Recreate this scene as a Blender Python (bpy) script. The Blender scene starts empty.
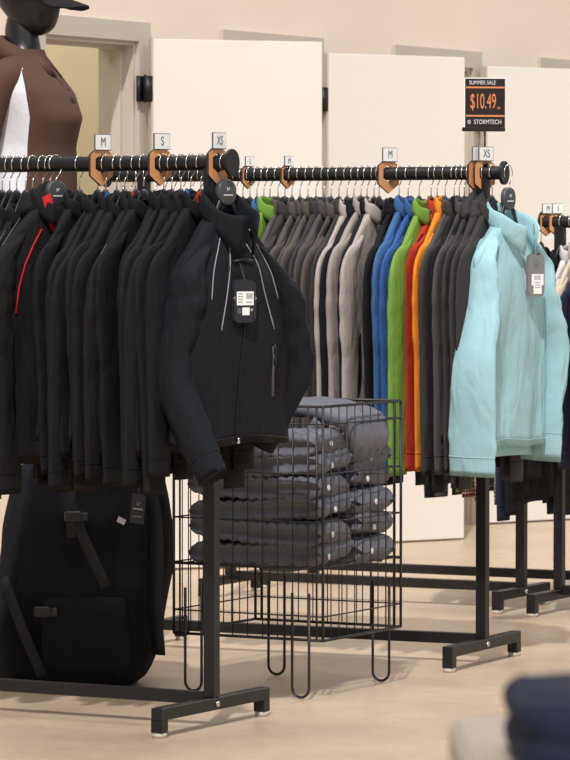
import bpy, math, random
from mathutils import Vector, Matrix, noise
R = math.radians
random.seed(7)
COL = bpy.context.scene.collection
F, CAMZ, CX, CY = 4000.0, 1.3, 285.0, 380.0
PITCH = math.atan(143.0 / F)

# ------------------------------------------------------------------ helpers
def at(px, py, Y):
    """world point on the sight line of a photo pixel, at depth Y"""
    dx, dz = (px - CX) / F, (CY - py) / F
    y = math.cos(PITCH) + dz * math.sin(PITCH)
    z = -math.sin(PITCH) + dz * math.cos(PITCH)
    return Vector((dx / y * Y, Y, CAMZ + z / y * Y))

def floor_at(px, py):
    return at(px, py, CAMZ * F / (py - 237.0)) * Vector((1, 1, 0)) if False else Vector(((px - CX) / (py - 237.0) * CAMZ, CAMZ * F / (py - 237.0), 0))

def lin(r, g, b):
    f = lambda c: (c / 255 / 12.92) if c / 255 <= .04045 else ((c / 255 + .055) / 1.055) ** 2.4
    return (f(r), f(g), f(b), 1)

def sp(c, e):
    return math.copysign(abs(c) ** e, c)

def lerp(a, b, t):
    return a + (b - a) * t

def smooth(t):
    t = max(0., min(1., t)); return t * t * (3 - 2 * t)

def interp(tab, x):
    """piecewise smooth table lookup"""
    if x <= tab[0][0]: return tab[0][1]
    for (x0, y0), (x1, y1) in zip(tab, tab[1:]):
        if x <= x1: return lerp(y0, y1, (x - x0) / (x1 - x0))
    return tab[-1][1]

def spline(pts, n):
    """catmull-rom through points"""
    pts = [Vector(p) for p in pts]
    P = [pts[0] * 2 - pts[1]] + pts + [pts[-1] * 2 - pts[-2]]
    out = []
    m = len(pts) - 1
    for k in range(n + 1):
        u = k / n * m; i = min(int(u), m - 1); t = u - i
        a, b, c, d = P[i], P[i + 1], P[i + 2], P[i + 3]
        out.append(.5 * ((2 * b) + (c - a) * t + (2 * a - 5 * b + 4 * c - d) * t * t + (3 * b - a - 3 * c + d) * t ** 3))
    return out

class MB:
    def __init__(s): s.v, s.f, s.m = [], [], []
    def add(s, vs, fs, mi=0):
        o = len(s.v); s.v += [tuple(p) for p in vs]
        s.f += [tuple(i + o for i in f) for f in fs]; s.m += [mi] * len(fs)
        return s
    def box(s, c, d, rot=None, bev=0.0, mi=0):
        x, y, z = d[0] / 2, d[1] / 2, d[2] / 2
        b = min(bev, x * .9, y * .9, z * .9)
        if b <= 0:
            vs = [Vector((i * x, j * y, k * z)) for i in (-1, 1) for j in (-1, 1) for k in (-1, 1)]
            fs = [(0, 1, 3, 2), (4, 6, 7, 5), (0, 4, 5, 1), (2, 3, 7, 6), (0, 2, 6, 4), (1, 5, 7, 3)]
        else:
            def rect(hx, hy, zz): return [Vector(p) for p in ((hx - b, hy, zz), (hx, hy - b, zz), (hx, -hy + b, zz), (hx - b, -hy, zz), (-hx + b, -hy, zz), (-hx, -hy + b, zz), (-hx, hy - b, zz), (-hx + b, hy, zz))]
            vs = rect(x - b, y - b, -z) + rect(x, y, -z + b) + rect(x, y, z - b) + rect(x - b, y - b, z)
            fs = [tuple(range(8)), tuple(reversed(range(24, 32)))]
            for r in range(3):
                for i in range(8):
                    j = (i + 1) % 8
                    fs.append((r * 8 + j, r * 8 + i, r * 8 + 8 + i, r * 8 + 8 + j))
        c = Vector(c)
        if rot is not None: vs = [rot @ p for p in vs]
        return s.add([p + c for p in vs], fs, mi)
    def loft(s, rings, cap0=True, cap1=True, closed=True, mi=0, mif=None):
        n = len(rings[0]); vs = [p for r in rings for p in r]; o = len(s.v)
        s.v += [tuple(p) for p in vs]
        for r in range(len(rings) - 1):
            for i in range(n if closed else n - 1):
                j = (i + 1) % n
                s.f.append((o + r * n + i, o + r * n + j, o + (r + 1) * n + j, o + (r + 1) * n + i))
                s.m.append(mif(r, i) if mif else mi)
        if cap0: s.f.append(tuple(o + i for i in reversed(range(n)))); s.m.append(mi)
        if cap1: s.f.append(tuple(o + (len(rings) - 1) * n + i for i in range(n))); s.m.append(mi)
        return s
    def tube(s, path, r, n=8, mi=0, closed=False):
        path = [Vector(p) for p in path]
        rings = []; m = len(path); prev = None
        for k, p in enumerate(path):
            if closed: d = path[(k + 1) % m] - path[k - 1]
            else: d = path[min(k + 1, m - 1)] - path[max(k - 1, 0)]
            d.normalize()
            if prev is None:
                up = Vector((0, 0, 1)) if abs(d.z) < .9 else Vector((1, 0, 0))
                a = d.cross(up).normalized()
            else:
                a = (prev - d * prev.dot(d)).normalized()
            prev = a; b = d.cross(a)
            rr = r(k / (m - 1)) if callable(r) else r
            rings.append([p + (a * math.cos(2 * math.pi * i / n) + b * math.sin(2 * math.pi * i / n)) * rr for i in range(n)])
        if closed: return s.loft(rings + [rings[0]], False, False, mi=mi)
        return s.loft(rings, mi=mi)
    def disc(s, c, axis, r, t, n=20, mi=0):
        c, axis = Vector(c), Vector(axis).normalized()
        return s.tube([c - axis * t / 2, c + axis * t / 2], r, n, mi)
    def ribbon(s, path, width, thick, up=(0, 1, 0), mi=0):
        """flat band along a path; width measured along direction 'up' x tangent"""
        path = [Vector(p) for p in path]; rings = []; m = len(path); up = Vector(up)
        for k, p in enumerate(path):
            d = (path[min(k + 1, m - 1)] - path[max(k - 1, 0)]).normalized()
            a = d.cross(up).normalized(); b = a.cross(d).normalized()
            a, b = a * width / 2, b * thick / 2
            rings.append([p + a + b, p - a + b, p - a - b, p + a - b])
        return s.loft(rings, mi=mi)
    def mesh(s, name, mats, smooth_=True):
        me = bpy.data.meshes.new(name); me.from_pydata(s.v, [], s.f); me.update()
        for mt in (mats if isinstance(mats, (list, tuple)) else [mats]): me.materials.append(mt)
        me.polygons.foreach_set('material_index', s.m)
        me.polygons.foreach_set('use_smooth', [smooth_] * len(s.f))
        import bmesh
        bm = bmesh.new(); bm.from_mesh(me); bmesh.ops.recalc_face_normals(bm, faces=bm.faces); bm.to_mesh(me); bm.free()
        return me
    def build(s, name, mats, parent=None, smooth_=True, sharp=None):
        me = s.mesh(name, mats, smooth_)
        if sharp: me.set_sharp_from_angle(angle=R(sharp))
        return link(name, me, parent)

def link(name, data, parent=None, loc=None, rot=None):
    o = bpy.data.objects.new(name, data); COL.objects.link(o)
    if parent: o.parent = parent
    if loc: o.location = loc
    if rot: o.rotation_euler = rot
    return o

def tag(o, label, cat, group=None):
    o['label'] = label; o['category'] = cat
    if group: o['group'] = group
    return o

def thing(name, loc, rz, label, cat, group=None):
    o = link(name, None, None, loc, (0, 0, rz)); o.empty_display_size = .05
    return tag(o, label, cat, group)

def copy_tree(o, parent=None):
    c = o.copy(); COL.objects.link(c)
    if parent: c.parent = parent
    for ch in list(o.children): copy_tree(ch, c)
    return c

ONES = 'first second third fourth fifth sixth seventh eighth ninth tenth eleventh twelfth thirteenth fourteenth fifteenth sixteenth seventeenth eighteenth nineteenth'.split()
TENS = {20: 'twent', 30: 'thirt', 40: 'fort'}
def ordinal(n):
    if n < 20: return ONES[n - 1]
    t = n // 10 * 10
    return TENS[t] + 'ieth' if n == t else TENS[t] + 'y-' + ONES[n - t - 1]

# ------------------------------------------------------------------ materials
def mat(name, col, rough=.6, metal=0., bump=0., bscale=200., var=0., vscale=8., spec=.5, sheen=0., coat=0.):
    m = bpy.data.materials.new(name); m.use_nodes = True
    nt = m.node_tree; b = nt.nodes['Principled BSDF']
    b.inputs['Base Color'].default_value = col; b.inputs['Roughness'].default_value = rough
    b.inputs['Metallic'].default_value = metal; b.inputs['Specular IOR Level'].default_value = spec
    if sheen: b.inputs['Sheen Weight'].default_value = sheen
    if coat: b.inputs['Coat Weight'].default_value = coat
    tc = nt.nodes.new('ShaderNodeTexCoord')
    if var:
        n = nt.nodes.new('ShaderNodeTexNoise'); n.inputs['Scale'].default_value = vscale; n.inputs['Detail'].default_value = 5
        nt.links.new(tc.outputs['Object'], n.inputs['Vector'])
        mx = nt.nodes.new('ShaderNodeMix'); mx.data_type = 'RGBA'
        mx.inputs[6].default_value = tuple(c * (1 - var) for c in col[:3]) + (1,)
        mx.inputs[7].default_value = tuple(min(1, c * (1 + var)) for c in col[:3]) + (1,)
        nt.links.new(n.outputs['Fac'], mx.inputs[0]); nt.links.new(mx.outputs[2], b.inputs['Base Color'])
    if bump:
        n = nt.nodes.new('ShaderNodeTexNoise'); n.inputs['Scale'].default_value = bscale; n.inputs['Detail'].default_value = 3
        nt.links.new(tc.outputs['Object'], n.inputs['Vector'])
        bp = nt.nodes.new('ShaderNodeBump'); bp.inputs['Strength'].default_value = bump; bp.inputs['Distance'].default_value = .01
        nt.links.new(n.outputs['Fac'], bp.inputs['Height']); nt.links.new(bp.outputs['Normal'], b.inputs['Normal'])
    return m

def fabric(name, rgb, rough=.85, var=.12, sheen=.0, bump=.12, crease=.55):
    m = mat(name, lin(*rgb), rough, bump=bump, bscale=60, var=var, vscale=25, spec=.25, sheen=sheen)
    nt = m.node_tree; bp = next(n for n in nt.nodes if n.type == 'BUMP'); tc = next(n for n in nt.nodes if n.type == 'TEX_COORD')
    mp = nt.nodes.new('ShaderNodeMapping'); mp.inputs['Scale'].default_value = (9, 9, 3.2); mp.inputs['Rotation'].default_value = (.2, .35, 0)
    n = nt.nodes.new('ShaderNodeTexNoise'); n.inputs['Scale'].default_value = 1.3; n.inputs['Detail'].default_value = 2.5; n.inputs['Distortion'].default_value = .8
    b2 = nt.nodes.new('ShaderNodeBump'); b2.inputs['Strength'].default_value = crease; b2.inputs['Distance'].default_value = .03
    nt.links.new(tc.outputs['Object'], mp.inputs['Vector']); nt.links.new(mp.outputs[0], n.inputs['Vector']); nt.links.new(n.outputs['Fac'], b2.inputs['Height'])
    nt.links.new(b2.outputs['Normal'], bp.inputs['Normal'])
    return m

def plaid(name, c0, c1, c2):
    m = mat(name, lin(*c0), .9, spec=.2); nt = m.node_tree; b = nt.nodes['Principled BSDF']
    tc = nt.nodes.new('ShaderNodeTexCoord')
    prev = None
    for ax, sc, col in (('X', 9, c1), ('Z', 9, c1), ('X', 23, c2), ('Z', 23, c2)):
        w = nt.nodes.new('ShaderNodeTexWave'); w.bands_direction = ax; w.inputs['Scale'].default_value = sc
        nt.links.new(tc.outputs['Object'], w.inputs['Vector'])
        r = nt.nodes.new('ShaderNodeMath'); r.operation = 'GREATER_THAN'; r.inputs[1].default_value = .72
        nt.links.new(w.outputs['Fac'], r.inputs[0])
        h = nt.nodes.new('ShaderNodeMath'); h.operation = 'MULTIPLY'; h.inputs[1].default_value = .5
        nt.links.new(r.outputs[0], h.inputs[0])
        mx = nt.nodes.new('ShaderNodeMix'); mx.data_type = 'RGBA'; mx.inputs[7].default_value = lin(*col)
        nt.links.new(h.outputs[0], mx.inputs[0])
        if prev: nt.links.new(prev, mx.inputs[6])
        else: mx.inputs[6].default_value = lin(*c0)
        prev = mx.outputs[2]
    nt.links.new(prev, b.inputs['Base Color'])
    return m

M = dict(
    black_metal=mat('black_metal', lin(19, 18, 20), .45, bump=.02, bscale=300),
    wire=mat('black_wire', lin(30, 28, 30), .4),
    chrome=mat('chrome', lin(225, 222, 215), .22, 1.),
    glide=mat('glide_plastic', lin(190, 182, 170), .5),
    hanger=mat('hanger_plastic', lin(24, 24, 27), .4),
    hanger_grey=mat('hanger_grey_plastic', lin(70, 72, 78), .45),
    logo=mat('white_print', lin(225, 225, 225), .6),
    logo_grey=mat('grey_print', lin(150, 150, 155), .6),
    wood=mat('divider_wood', lin(222, 158, 108), .5, var=.25, vscale=30),
    wood_edge=mat('divider_edge', lin(60, 38, 28), .6),
    paper=mat('white_card', lin(250, 249, 246), .7),
    card_rim=mat('card_rim', lin(95, 100, 108), .6),
    ink=mat('size_ink', lin(62, 88, 112), .7),
    ink_black=mat('black_ink', lin(40, 40, 42), .7),
    sign_black=mat('sign_black', lin(38, 26, 22), .35),
    sign_orange=mat('sign_orange', lin(224, 140, 92), .5),
    softshell=fabric('black_softshell', (21, 21, 25)),
    softshell_warm=fabric('warm_black_softshell', (25, 23, 25)),
    front=fabric('front_black_softshell', (23, 25, 32), bump=.08),
    piping=mat('reflective_piping', lin(150, 152, 158), .5),
    zip=mat('zip_tape', lin(20, 20, 23), .5),
    zip_grey=mat('grey_zip', lin(80, 80, 88), .4),
    red=fabric('red_lining', (196, 32, 44)),
    charcoal=fabric('charcoal_fleece', (76, 72, 72)),
    charcoal2=fabric('dark_charcoal_fleece', (58, 55, 56)),
    darkgrey=fabric('brown_grey_fleece', (84, 77, 73)),
    taupe=fabric('taupe_fleece', (158, 148, 143)),
    taupe2=fabric('light_taupe_fleece', (172, 162, 156)),
    blue=fabric('blue_knit', (62, 100, 150)),
    blue2=fabric('royal_blue_knit', (52, 90, 152)),
    lime=fabric('lime_knit', (116, 154, 62)),
    redknit=fabric('red_knit', (180, 56, 40)),
    orange=fabric('orange_knit', (232, 138, 40)),
    black=fabric('black_knit', (20, 20, 24)),
    navy=fabric('navy_knit', (36, 41, 60)),
    ltblue=fabric('light_blue_jersey', (160, 200, 207), var=.05, bump=.05),
    ltgrey=fabric('light_grey_jersey', (196, 192, 192)),
    beige=fabric('beige_jersey', (196, 178, 160)),
    hangtag_black=mat('black_hangtag', lin(34, 37, 46), .4),
    hangtag_grey=mat('grey_hangtag', lin(128, 130, 132), .5),
    string=mat('tag_string', lin(90, 90, 92), .7),
    barcode=mat('barcode_grey', lin(125, 130, 140), .7),
    puffer=fabric('grey_puffer', (104, 105, 114), rough=.55, bump=.1),
    puffer_in=fabric('navy_puffer_lining', (52, 60, 84), rough=.5),
    bag=fabric('navy_black_canvas', (13, 15, 22), rough=.8),
    webbing=mat('black_webbing', lin(17, 19, 25), .7, bump=.2, bscale=400),
    buckle=mat('buckle_plastic', lin(24, 26, 32), .3),
    mann=mat('mannequin_black', lin(24, 23, 24), .35),
    polo=fabric('brown_polo', (86, 62, 54), var=.06, crease=.15),
    polo_white=fabric('white_polo_panel', (226, 226, 232), var=.03, crease=.15),
    cap=fabric('black_cap', (27, 26, 28), crease=.15),
    wall=mat('wall_paint', lin(238, 222, 206), .85, bump=.02, bscale=60, var=.02, vscale=2),
    room=mat('cream_paint', lin(224, 216, 192), .85, var=.03, vscale=2),
    jamb=mat('jamb_paint', lin(196, 186, 174), .55),
    door=mat('door_paint', lin(230, 224, 216), .6, var=.01, vscale=2),
    table=mat('grey_tabletop', lin(192, 178, 162), .6, var=.05),
    plaid_red=plaid('red_plaid', (62, 32, 36), (120, 40, 44), (190, 170, 150)),
    plaid_blue=plaid('blue_plaid', (48, 56, 74), (30, 34, 48), (140, 140, 140)),
    plaid_brown=plaid('brown_plaid', (84, 70, 58), (50, 42, 38), (176, 150, 110)),
)

def concrete():
    m = mat('polished_concrete', lin(205, 180, 150), .38, spec=.4); nt = m.node_tree; b = nt.nodes['Principled BSDF']
    tc = nt.nodes.new('ShaderNodeTexCoord'); mp = nt.nodes.new('ShaderNodeMapping'); mp.inputs['Rotation'].default_value = (0, 0, .5)
    nt.links.new(tc.outputs['Object'], mp.inputs['Vector'])
    n1 = nt.nodes.new('ShaderNodeTexNoise'); n1.inputs['Scale'].default_value = 1.6; n1.inputs['Detail'].default_value = 9; n1.inputs['Roughness'].default_value = .65
    nt.links.new(mp.outputs[0], n1.inputs['Vector'])
    cr = nt.nodes.new('ShaderNodeValToRGB'); e = cr.color_ramp.elements
    e[0].position = .3; e[0].color = lin(178, 157, 133); e[1].position = .72; e[1].color = lin(208, 185, 158)
    nt.links.new(n1.outputs['Fac'], cr.inputs[0])
    n2 = nt.nodes.new('ShaderNodeTexNoise'); n2.inputs['Scale'].default_value = 14; n2.inputs['Detail'].default_value = 6; n2.inputs['Distortion'].default_value = 1.2
    nt.links.new(mp.outputs[0], n2.inputs['Vector'])
    r2 = nt.nodes.new('ShaderNodeMapRange'); r2.inputs[1].default_value = .35; r2.inputs[2].default_value = .7; r2.inputs[3].default_value = .93; r2.inputs[4].default_value = 1.04
    nt.links.new(n2.outputs['Fac'], r2.inputs[0])
    v = nt.nodes.new('ShaderNodeTexVoronoi'); v.feature = 'DISTANCE_TO_EDGE'; v.inputs['Scale'].default_value = .9
    nz = nt.nodes.new('ShaderNodeTexNoise'); nz.inputs['Scale'].default_value = 2
    ad = nt.nodes.new('ShaderNodeVectorMath'); ad.operation = 'MULTIPLY_ADD'; ad.inputs[1].default_value = (.6, .6, .6)
    nt.links.new(mp.outputs[0], nz.inputs['Vector']); nt.links.new(nz.outputs['Color'], ad.inputs[0]); nt.links.new(mp.outputs[0], ad.inputs[2]); nt.links.new(ad.outputs[0], v.inputs['Vector'])
    r3 = nt.nodes.new('ShaderNodeMapRange'); r3.inputs[1].default_value = 0; r3.inputs[2].default_value = .008; r3.inputs[3].default_value = 1.06; r3.inputs[4].default_value = 1.
    nt.links.new(v.outputs['Distance'], r3.inputs[0])
    mu = nt.nodes.new('ShaderNodeMath'); mu.operation = 'MULTIPLY'; nt.links.new(r2.outputs[0], mu.inputs[0]); nt.links.new(r3.outputs[0], mu.inputs[1])
    mx = nt.nodes.new('ShaderNodeVectorMath'); mx.operation = 'SCALE'; nt.links.new(cr.outputs[0], mx.inputs[0]); nt.links.new(mu.outputs[0], mx.inputs['Scale'])
    nt.links.new(mx.outputs[0], b.inputs['Base Color'])
    rr = nt.nodes.new('ShaderNodeMapRange'); rr.inputs[3].default_value = .3; rr.inputs[4].default_value = .5
    nt.links.new(n1.outputs['Fac'], rr.inputs[0]); nt.links.new(rr.outputs[0], b.inputs['Roughness'])
    return m
M['floor'] = concrete()

def text(body, size, material, parent, loc, sx=1., rot=(R(90), 0, 0), name='lettering', extr=.0003, align='CENTER'):
    c = bpy.data.curves.new(name, 'FONT'); c.body = body; c.size = size; c.extrude = extr
    c.align_x = align; c.align_y = 'CENTER'; c.materials.append(material)
    tmp = bpy.data.objects.new('tmp', c); me = bpy.data.meshes.new_from_object(tmp)
    bpy.data.objects.remove(tmp); bpy.data.curves.remove(c)
    o = link(name, me, parent, loc, rot); o.scale = (sx, 1, 1)
    return o

# ------------------------------------------------------------------ the setting
def structure(o): o['kind'] = 'structure'; return o

fl = MB(); fl.box((0, 12, -.05), (30, 34, .1)); structure(fl.build('floor', M['floor'], smooth_=False))

# slanting rear wall: runs away from the camera to the right, with doorways
WU = Vector((.497, .868, 0)).normalized(); WN = Vector((WU.y, -WU.x, 0))      # along the wall, out of the wall
W0 = Vector((-.54, 15.66, 0))                                                # right casing edge of the first doorway
WRZ = math.atan2(WU.y, WU.x)
WM = Matrix.Translation(W0) @ Matrix.Rotation(WRZ, 4, 'Z')                    # local x along wall, local -y into the shop
OPEN_H, CAS, THK = 2.06, .085, .16
DW = []                                                                      # doorway openings along the wall
for right in (0., 1.385, 2.85, 4.28): DW.append((right - .83 + CAS, right - CAS))
def local(v): return WM @ Vector(v)
wb = MB()
def wbox(x0, x1, y0, y1, z0, z1, mb): mb.box(((x0 + x1) / 2, (y0 + y1) / 2, (z0 + z1) / 2), (x1 - x0, y1 - y0, z1 - z0))
xs = -4.
for a, b in DW:
    wbox(xs, a, 0, THK, 0, 3.6, wb); wbox(a, b, 0, THK, OPEN_H, 3.6, wb); xs = b
wbox(xs, 9, 0, THK, 0, 3.6, wb)
w = structure(wb.build('wall_back', M['wall'], smooth_=False)); w.matrix_world = WM
# rooms behind the doorways
rb = MB()
wbox(-4, 9, 1.75, 1.85, 0, 3.2, rb)
for x in (-1.35, .28, 1.75, 3.2, 4.6): wbox(x, x + .1, THK + .001, 1.75, 0, 3.2, rb)
w = structure(rb.build('wall_rear', M['room'], smooth_=False)); w.matrix_world = WM
for k, (a, b) in enumerate(DW):
    t = MB()
    wbox(a - CAS, a, -.018, 0, 0, OPEN_H, t); wbox(b, b + CAS, -.018, 0, 0, OPEN_H, t)
    wbox(a - CAS, b + CAS, -.018, 0, OPEN_H, OPEN_H + CAS - .01, t)
    wbox(a, a + .015, -.0, THK, 0, OPEN_H - .015, t); wbox(b - .015, b, -.0, THK, 0, OPEN_H - .015, t); wbox(a, b, -.0, THK, OPEN_H - .015, OPEN_H, t)
    # stop moulding
    wbox(b - .03, b - .015, .05, .09, 0, OPEN_H - .03, t); wbox(a + .015, a + .03, .05, .09, 0, OPEN_H - .03, t); wbox(a + .015, b - .015, .05, .09, OPEN_H - .03, OPEN_H - .015, t)
    o = structure(t.build('trim_%d' % (k + 1), M['jamb'], smooth_=False)); o.matrix_world = WM
    # leaf folded back into the shop, hinged on the right-hand jamb
    hinge = local((b + .01, -.028, 0)); swing = [R(20), R(33), R(36), R(36)][k]
    d = link('door_%d' % (k + 1), None, None, hinge, (0, 0, swing)); structure(d); d.empty_display_size = .1
    width = .70
    l = MB(); l.box((width / 2 + .03, -.02, 1.038), (width, .04, 2.06), bev=.002)
    l.build('leaf', M['door'], d, smooth_=False)
    e = MB(); e.box((.026, -.02, 1.038), (.008, .042, 2.06)); e.build('leaf_edge', M['jamb'], d, smooth_=False)
    for z in (1.875, 1.05, .22):
        h = MB(); h.box((.012, -.024, z), (.03, .036, .1)); h.tube([(.0, -.03, z - .055), (.0, -.03, z + .055)], .005, 10)
        h.box((-.016, -.012, z), (.034, .012, .1), Matrix.Rotation(WRZ - swing, 3, 'Z'))
        h.build('hinge', M['black_metal'], d)
    kn = MB(); kn.tube([(width - .04, -.04, 1.), (width - .04, -.085, 1.)], .01, 10); kn.tube([(width - .04, -.085, 1.), (width - .15, -.085, 1.)], .009, 10)
    kn.build('door_handle', M['chrome'], d)

# ------------------------------------------------------------------ clothes racks
class Rack:
    def __init__(s, post, psi, H, span, label, over=.062, foot=.53, bar_z=.092, over_left=None, group='black metal clothes racks', flip=False):
        """post: floor point under the nearer (right) post; psi: turn; rail runs along local -x"""
        s.P, s.psi, s.H = Vector(post), psi, H
        s.dx = Vector((math.cos(psi), math.sin(psi), 0)); s.p = Vector((-math.sin(psi), math.cos(psi), 0))
        s.phi = psi + math.pi / 2 if psi > -math.pi / 2 else psi
        t = s.t = thing('clothes_rack', s.P, psi, label, 'clothes rack', group)
        q = .033; fz = .078
        for x in (0, -span):
            pm = MB(); pm.box((x, 0, (fz + H) / 2), (q, q, H - fz), bev=.002); pm.build('post', M['black_metal'], t, smooth_=False)
            f = MB(); f.box((x, 0, fz - q / 2), (q, foot, q), bev=.002)
            for sgn in (-1, 1): f.box((x, sgn * (foot / 2 - q / 2), (fz - q + .012) / 2 + .001), (q, q, fz - q - .012), bev=.001)
            fo = f.build('foot', M['black_metal'], t, smooth_=False)
            for sgn in (-1, 1):
                g = MB(); g.disc((x, sgn * (foot / 2 - q / 2), .006), (0, 0, 1), .019, .012); g.build('glide', M['glide'], fo)
            side = 1 if x == 0 else -1
            b = MB(); b.disc((x + side * (q / 2 + .002), 0, fz - q / 2), (1, 0, 0), .008, .006, 12); b.build('bolt', M['chrome'], fo)
        bz = bar_z - q / 2
        br = MB(); br.box((-span / 2, 0, bz), (span - q, q * .9, q), bev=.002); br.build('bottom_rail', M['black_metal'], t, smooth_=False)
        ol = over if over_left is None else over_left
        hr = MB(); hr.tube([(over, 0, H), (-span - ol, 0, H)], .0205, 20); ho = hr.build('hanging_rail', M['black_metal'], t, sharp=40)
        for x in (over + .004, -span - ol - .004):
            e = MB(); e.disc((x, 0, H), (1, 0, 0), .036, .008, 24); e.build('end_cap', M['black_metal'], ho, sharp=40)
    def s_at(s, px):
        k = (px - CX) / F
        return (s.P.x - k * s.P.y) / (s.dx.x - k * s.dx.y)
    def hook(s, px):
        """point on the rail axis that shows at photo column px"""
        d = s.s_at(px); return s.P - s.dx * d + Vector((0, 0, s.H))

r1 = Rack(floor_at(211.5, 728), R(-29), 1.496, 1.15, 'clothes rack of black jackets in front, its foot nearest the camera', over=.058, foot=.575)
r2 = Rack(floor_at(483, 665), R(-25.5), 1.494, 1.16, 'clothes rack behind the wire basket, holding the light blue half-zip at its end', over=.064, over_left=.13, foot=.545)
r4 = Rack(floor_at(522, 609.5), R(-27), 1.20, 1.15, 'lower clothes rack behind the bright coloured tops, partly hidden, with plaid shirts', foot=.44)
pr3 = floor_at(560, 612)
r3 = Rack(pr3 + Vector((math.cos(R(-27)), math.sin(R(-27)), 0)) * 1.15, R(-27), 1.352, 1.15, 'clothes rack at the right edge of the photo holding grey and navy tops', foot=.5)
p5 = floor_at(612, 598.5); 
r5 = Rack(p5, R(-27), 1.16, 1.3, 'rearmost low clothes rack, only its bottom rail clearly visible', foot=.44)

# ------------------------------------------------------------------ hangers
def hanger_meshes(scale=1., low=0.):
    h = MB(); pts = []
    for k in range(15):
        a = R(-35 + k * 215 / 14)
        pts.append((math.cos(a) * .0245, 0, math.sin(a) * .0245))
    pts = [Vector(p) for p in pts]
    pts += [Vector((-.0235, 0, -.008)), Vector((-.017, 0, -.024)), Vector((-.004, 0, -.036)), Vector((0, 0, -.048)), Vector((0, 0, -.068))]
    h.tube(spline([(-p.x, p.y, p.z) for p in pts], 36), .0017, 6)
    b = MB(); rings = []
    n = 40
    for i in range(n + 1):
        x = lerp(-.2, .2, i / n) * scale
        u = abs(x) / (.205 * scale)
        ax_ = abs(x); zt = -.066 - .068 * smooth(ax_ / .08) - .125 * max(0, (ax_ - .05) / .155) ** 1.1 - low * smooth(ax_ / .09); hh = lerp(.036, .016, smooth(u * 1.4)); th = .005
        if i in (0, n): th *= .4; hh *= .5
        rings.append([Vector((x, th * math.cos(a) + .0, zt - hh / 2 + hh / 2 * math.sin(a))) for a in [2 * math.pi * q / 10 for q in range(10)]])
    b.loft(rings)
    return h.mesh('hook', M['chrome']), b.mesh('hanger_body', M['hanger'])
HOOK, HBODY = hanger_meshes()
HNARROW = hanger_meshes(.70, .045)[1]
def head_mesh():
    m = MB(); rings = []
    for k, y in enumerate((-.008, -.0065, .0065, .008)):
        sc = .9 if k in (0, 3) else 1.
        rings.append([Vector((math.cos(a) * .034 * sc, y, -.078 + sp(math.sin(a), .8) * .034 * sc)) for a in [2 * math.pi * q / 24 for q in range(24)]])
    m.loft(rings); return m.mesh('hanger_head', M['hanger_grey'])
HEAD = head_mesh()

def hanger(P, phi, label, group, head=False, tilt=0):
    t = thing('clothes_hanger', P, phi, label, 'hanger', group)
    t.rotation_euler[1] = tilt
    link('hook', HOOK, t); link('body', HNARROW if head else HBODY, t)
    if head:
        h = link('brand_disc', HEAD, t); h['label'] = 'grey rounded centre of the hanger with a small white mark'
        lg = MB()
        for sx in (-1, 1): lg.tube([(sx * .005, -.0085, -.066), (sx * .001, -.0085, -.07), (sx * .005, -.0085, -.074)], .0011, 5)
        for i in range(9): lg.box((-.016 + i * .004, -.0085, -.086), (.0026, .001, .004))
        lg.build('emblem', M['logo'], h)
    return t

# ------------------------------------------------------------------ garments
class Spec:
    w, chest, hem_a, b, neck_z, drop, hem_z, cuff_z = .2, .215, .23, .02, -.105, .14, -.74, -.83
    hem_flat, sl_e, wr, out_far = .85, 1.1, 1., None
    mid_back = None
    sl_rx, sl_ry, cuff_rx, cuff_ry = .062, .017, .048, .014
    far = None; shx = 0.
    out, sl_back, fold, seed = .04, .0, .008, 0
    col_h, col_rx, col_ry, col_open, col_lean = .045, .068, .036, 22, 0.
    hood = False
    zipline = True
    elbow_far = 0.
    cuffband = True
    def __init__(s, **k): s.__dict__.update(k)
    def top(s, x):
        u = abs(x); n = .055
        if u < n: return s.neck_z - .006 * (1 - (u / n) ** 2)
        return s.neck_z - s.drop * ((u - n) / (s.w - n)) ** 1.1
    def point(s, t, v, off=0.):
        c, sn = math.cos(t), math.sin(t)
        aw = lerp(s.hem_a, s.chest, smooth(v / .7)) if v < .7 else lerp(s.chest, s.w + .012, smooth((v - .7) / .3))
        x = aw * sp(c, .85)
        prof = 1. if v < .72 else lerp(1., .32, smooth((v - .72) / .28) ** 1.2)
        prof *= lerp(s.hem_flat, 1., smooth(v / .6))
        b = (s.b * prof + off)
        y = b * sp(sn, .75)
        z = lerp(s.hem_z, s.top(x), v)
        k = s.seed * 1.7
        amp = s.fold * (1 - .75 * v) * (1 - .5 * abs(c) ** 4)
        y += amp * (math.sin(x * 34 + k + z * 3) + .6 * math.sin(x * 61 - k * 2.1 - z * 7)) * sp(sn, .5)
        y += s.fold * 1.2 * math.sin(k + z * 5.5) * (1 - v) * .9
        nv = noise.noise(Vector((x * 9 + k, sn * 2 + k, z * 8)))
        y += nv * s.fold * .9 * sp(sn, .5)
        rg = .5 - abs(noise.noise(Vector((x * 5.5 + k + z * 1.2, sn * 1.5, z * 2.2 + k))))
        y += rg * s.fold * 1.6 * sp(sn, .5) * (1 - .6 * v)
        x += .006 * math.sin(z * 13 + k) * (1 - v) * (1 if c > 0 else -1)
        x += s.shx * (1 - v)
        z += .004 * math.sin(x * 17 + k) * (1 - v)
        return Vector((x, y, z))
    def front(s, x, z, off=.004):
        """point on the front (-y) surface nearest to local x, z"""
        t, v = -math.pi / 2, .5
        for _ in range(14):
            p = s.point(t, v)
            v = max(0, min(1, v + (z - p.z) / (s.neck_z - s.hem_z) * .8))
            t = max(-math.pi + .02, min(-.02, t + (x - p.x) * 3.0))
        p = s.point(t, v); e = .02
        nrm = (s.point(t + e, v) - s.point(t - e, v)).cross(s.point(t, min(1, v + e)) - s.point(t, v - e)).normalized()
        if nrm.y > 0: nrm = -nrm
        return p + nrm * off

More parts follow.
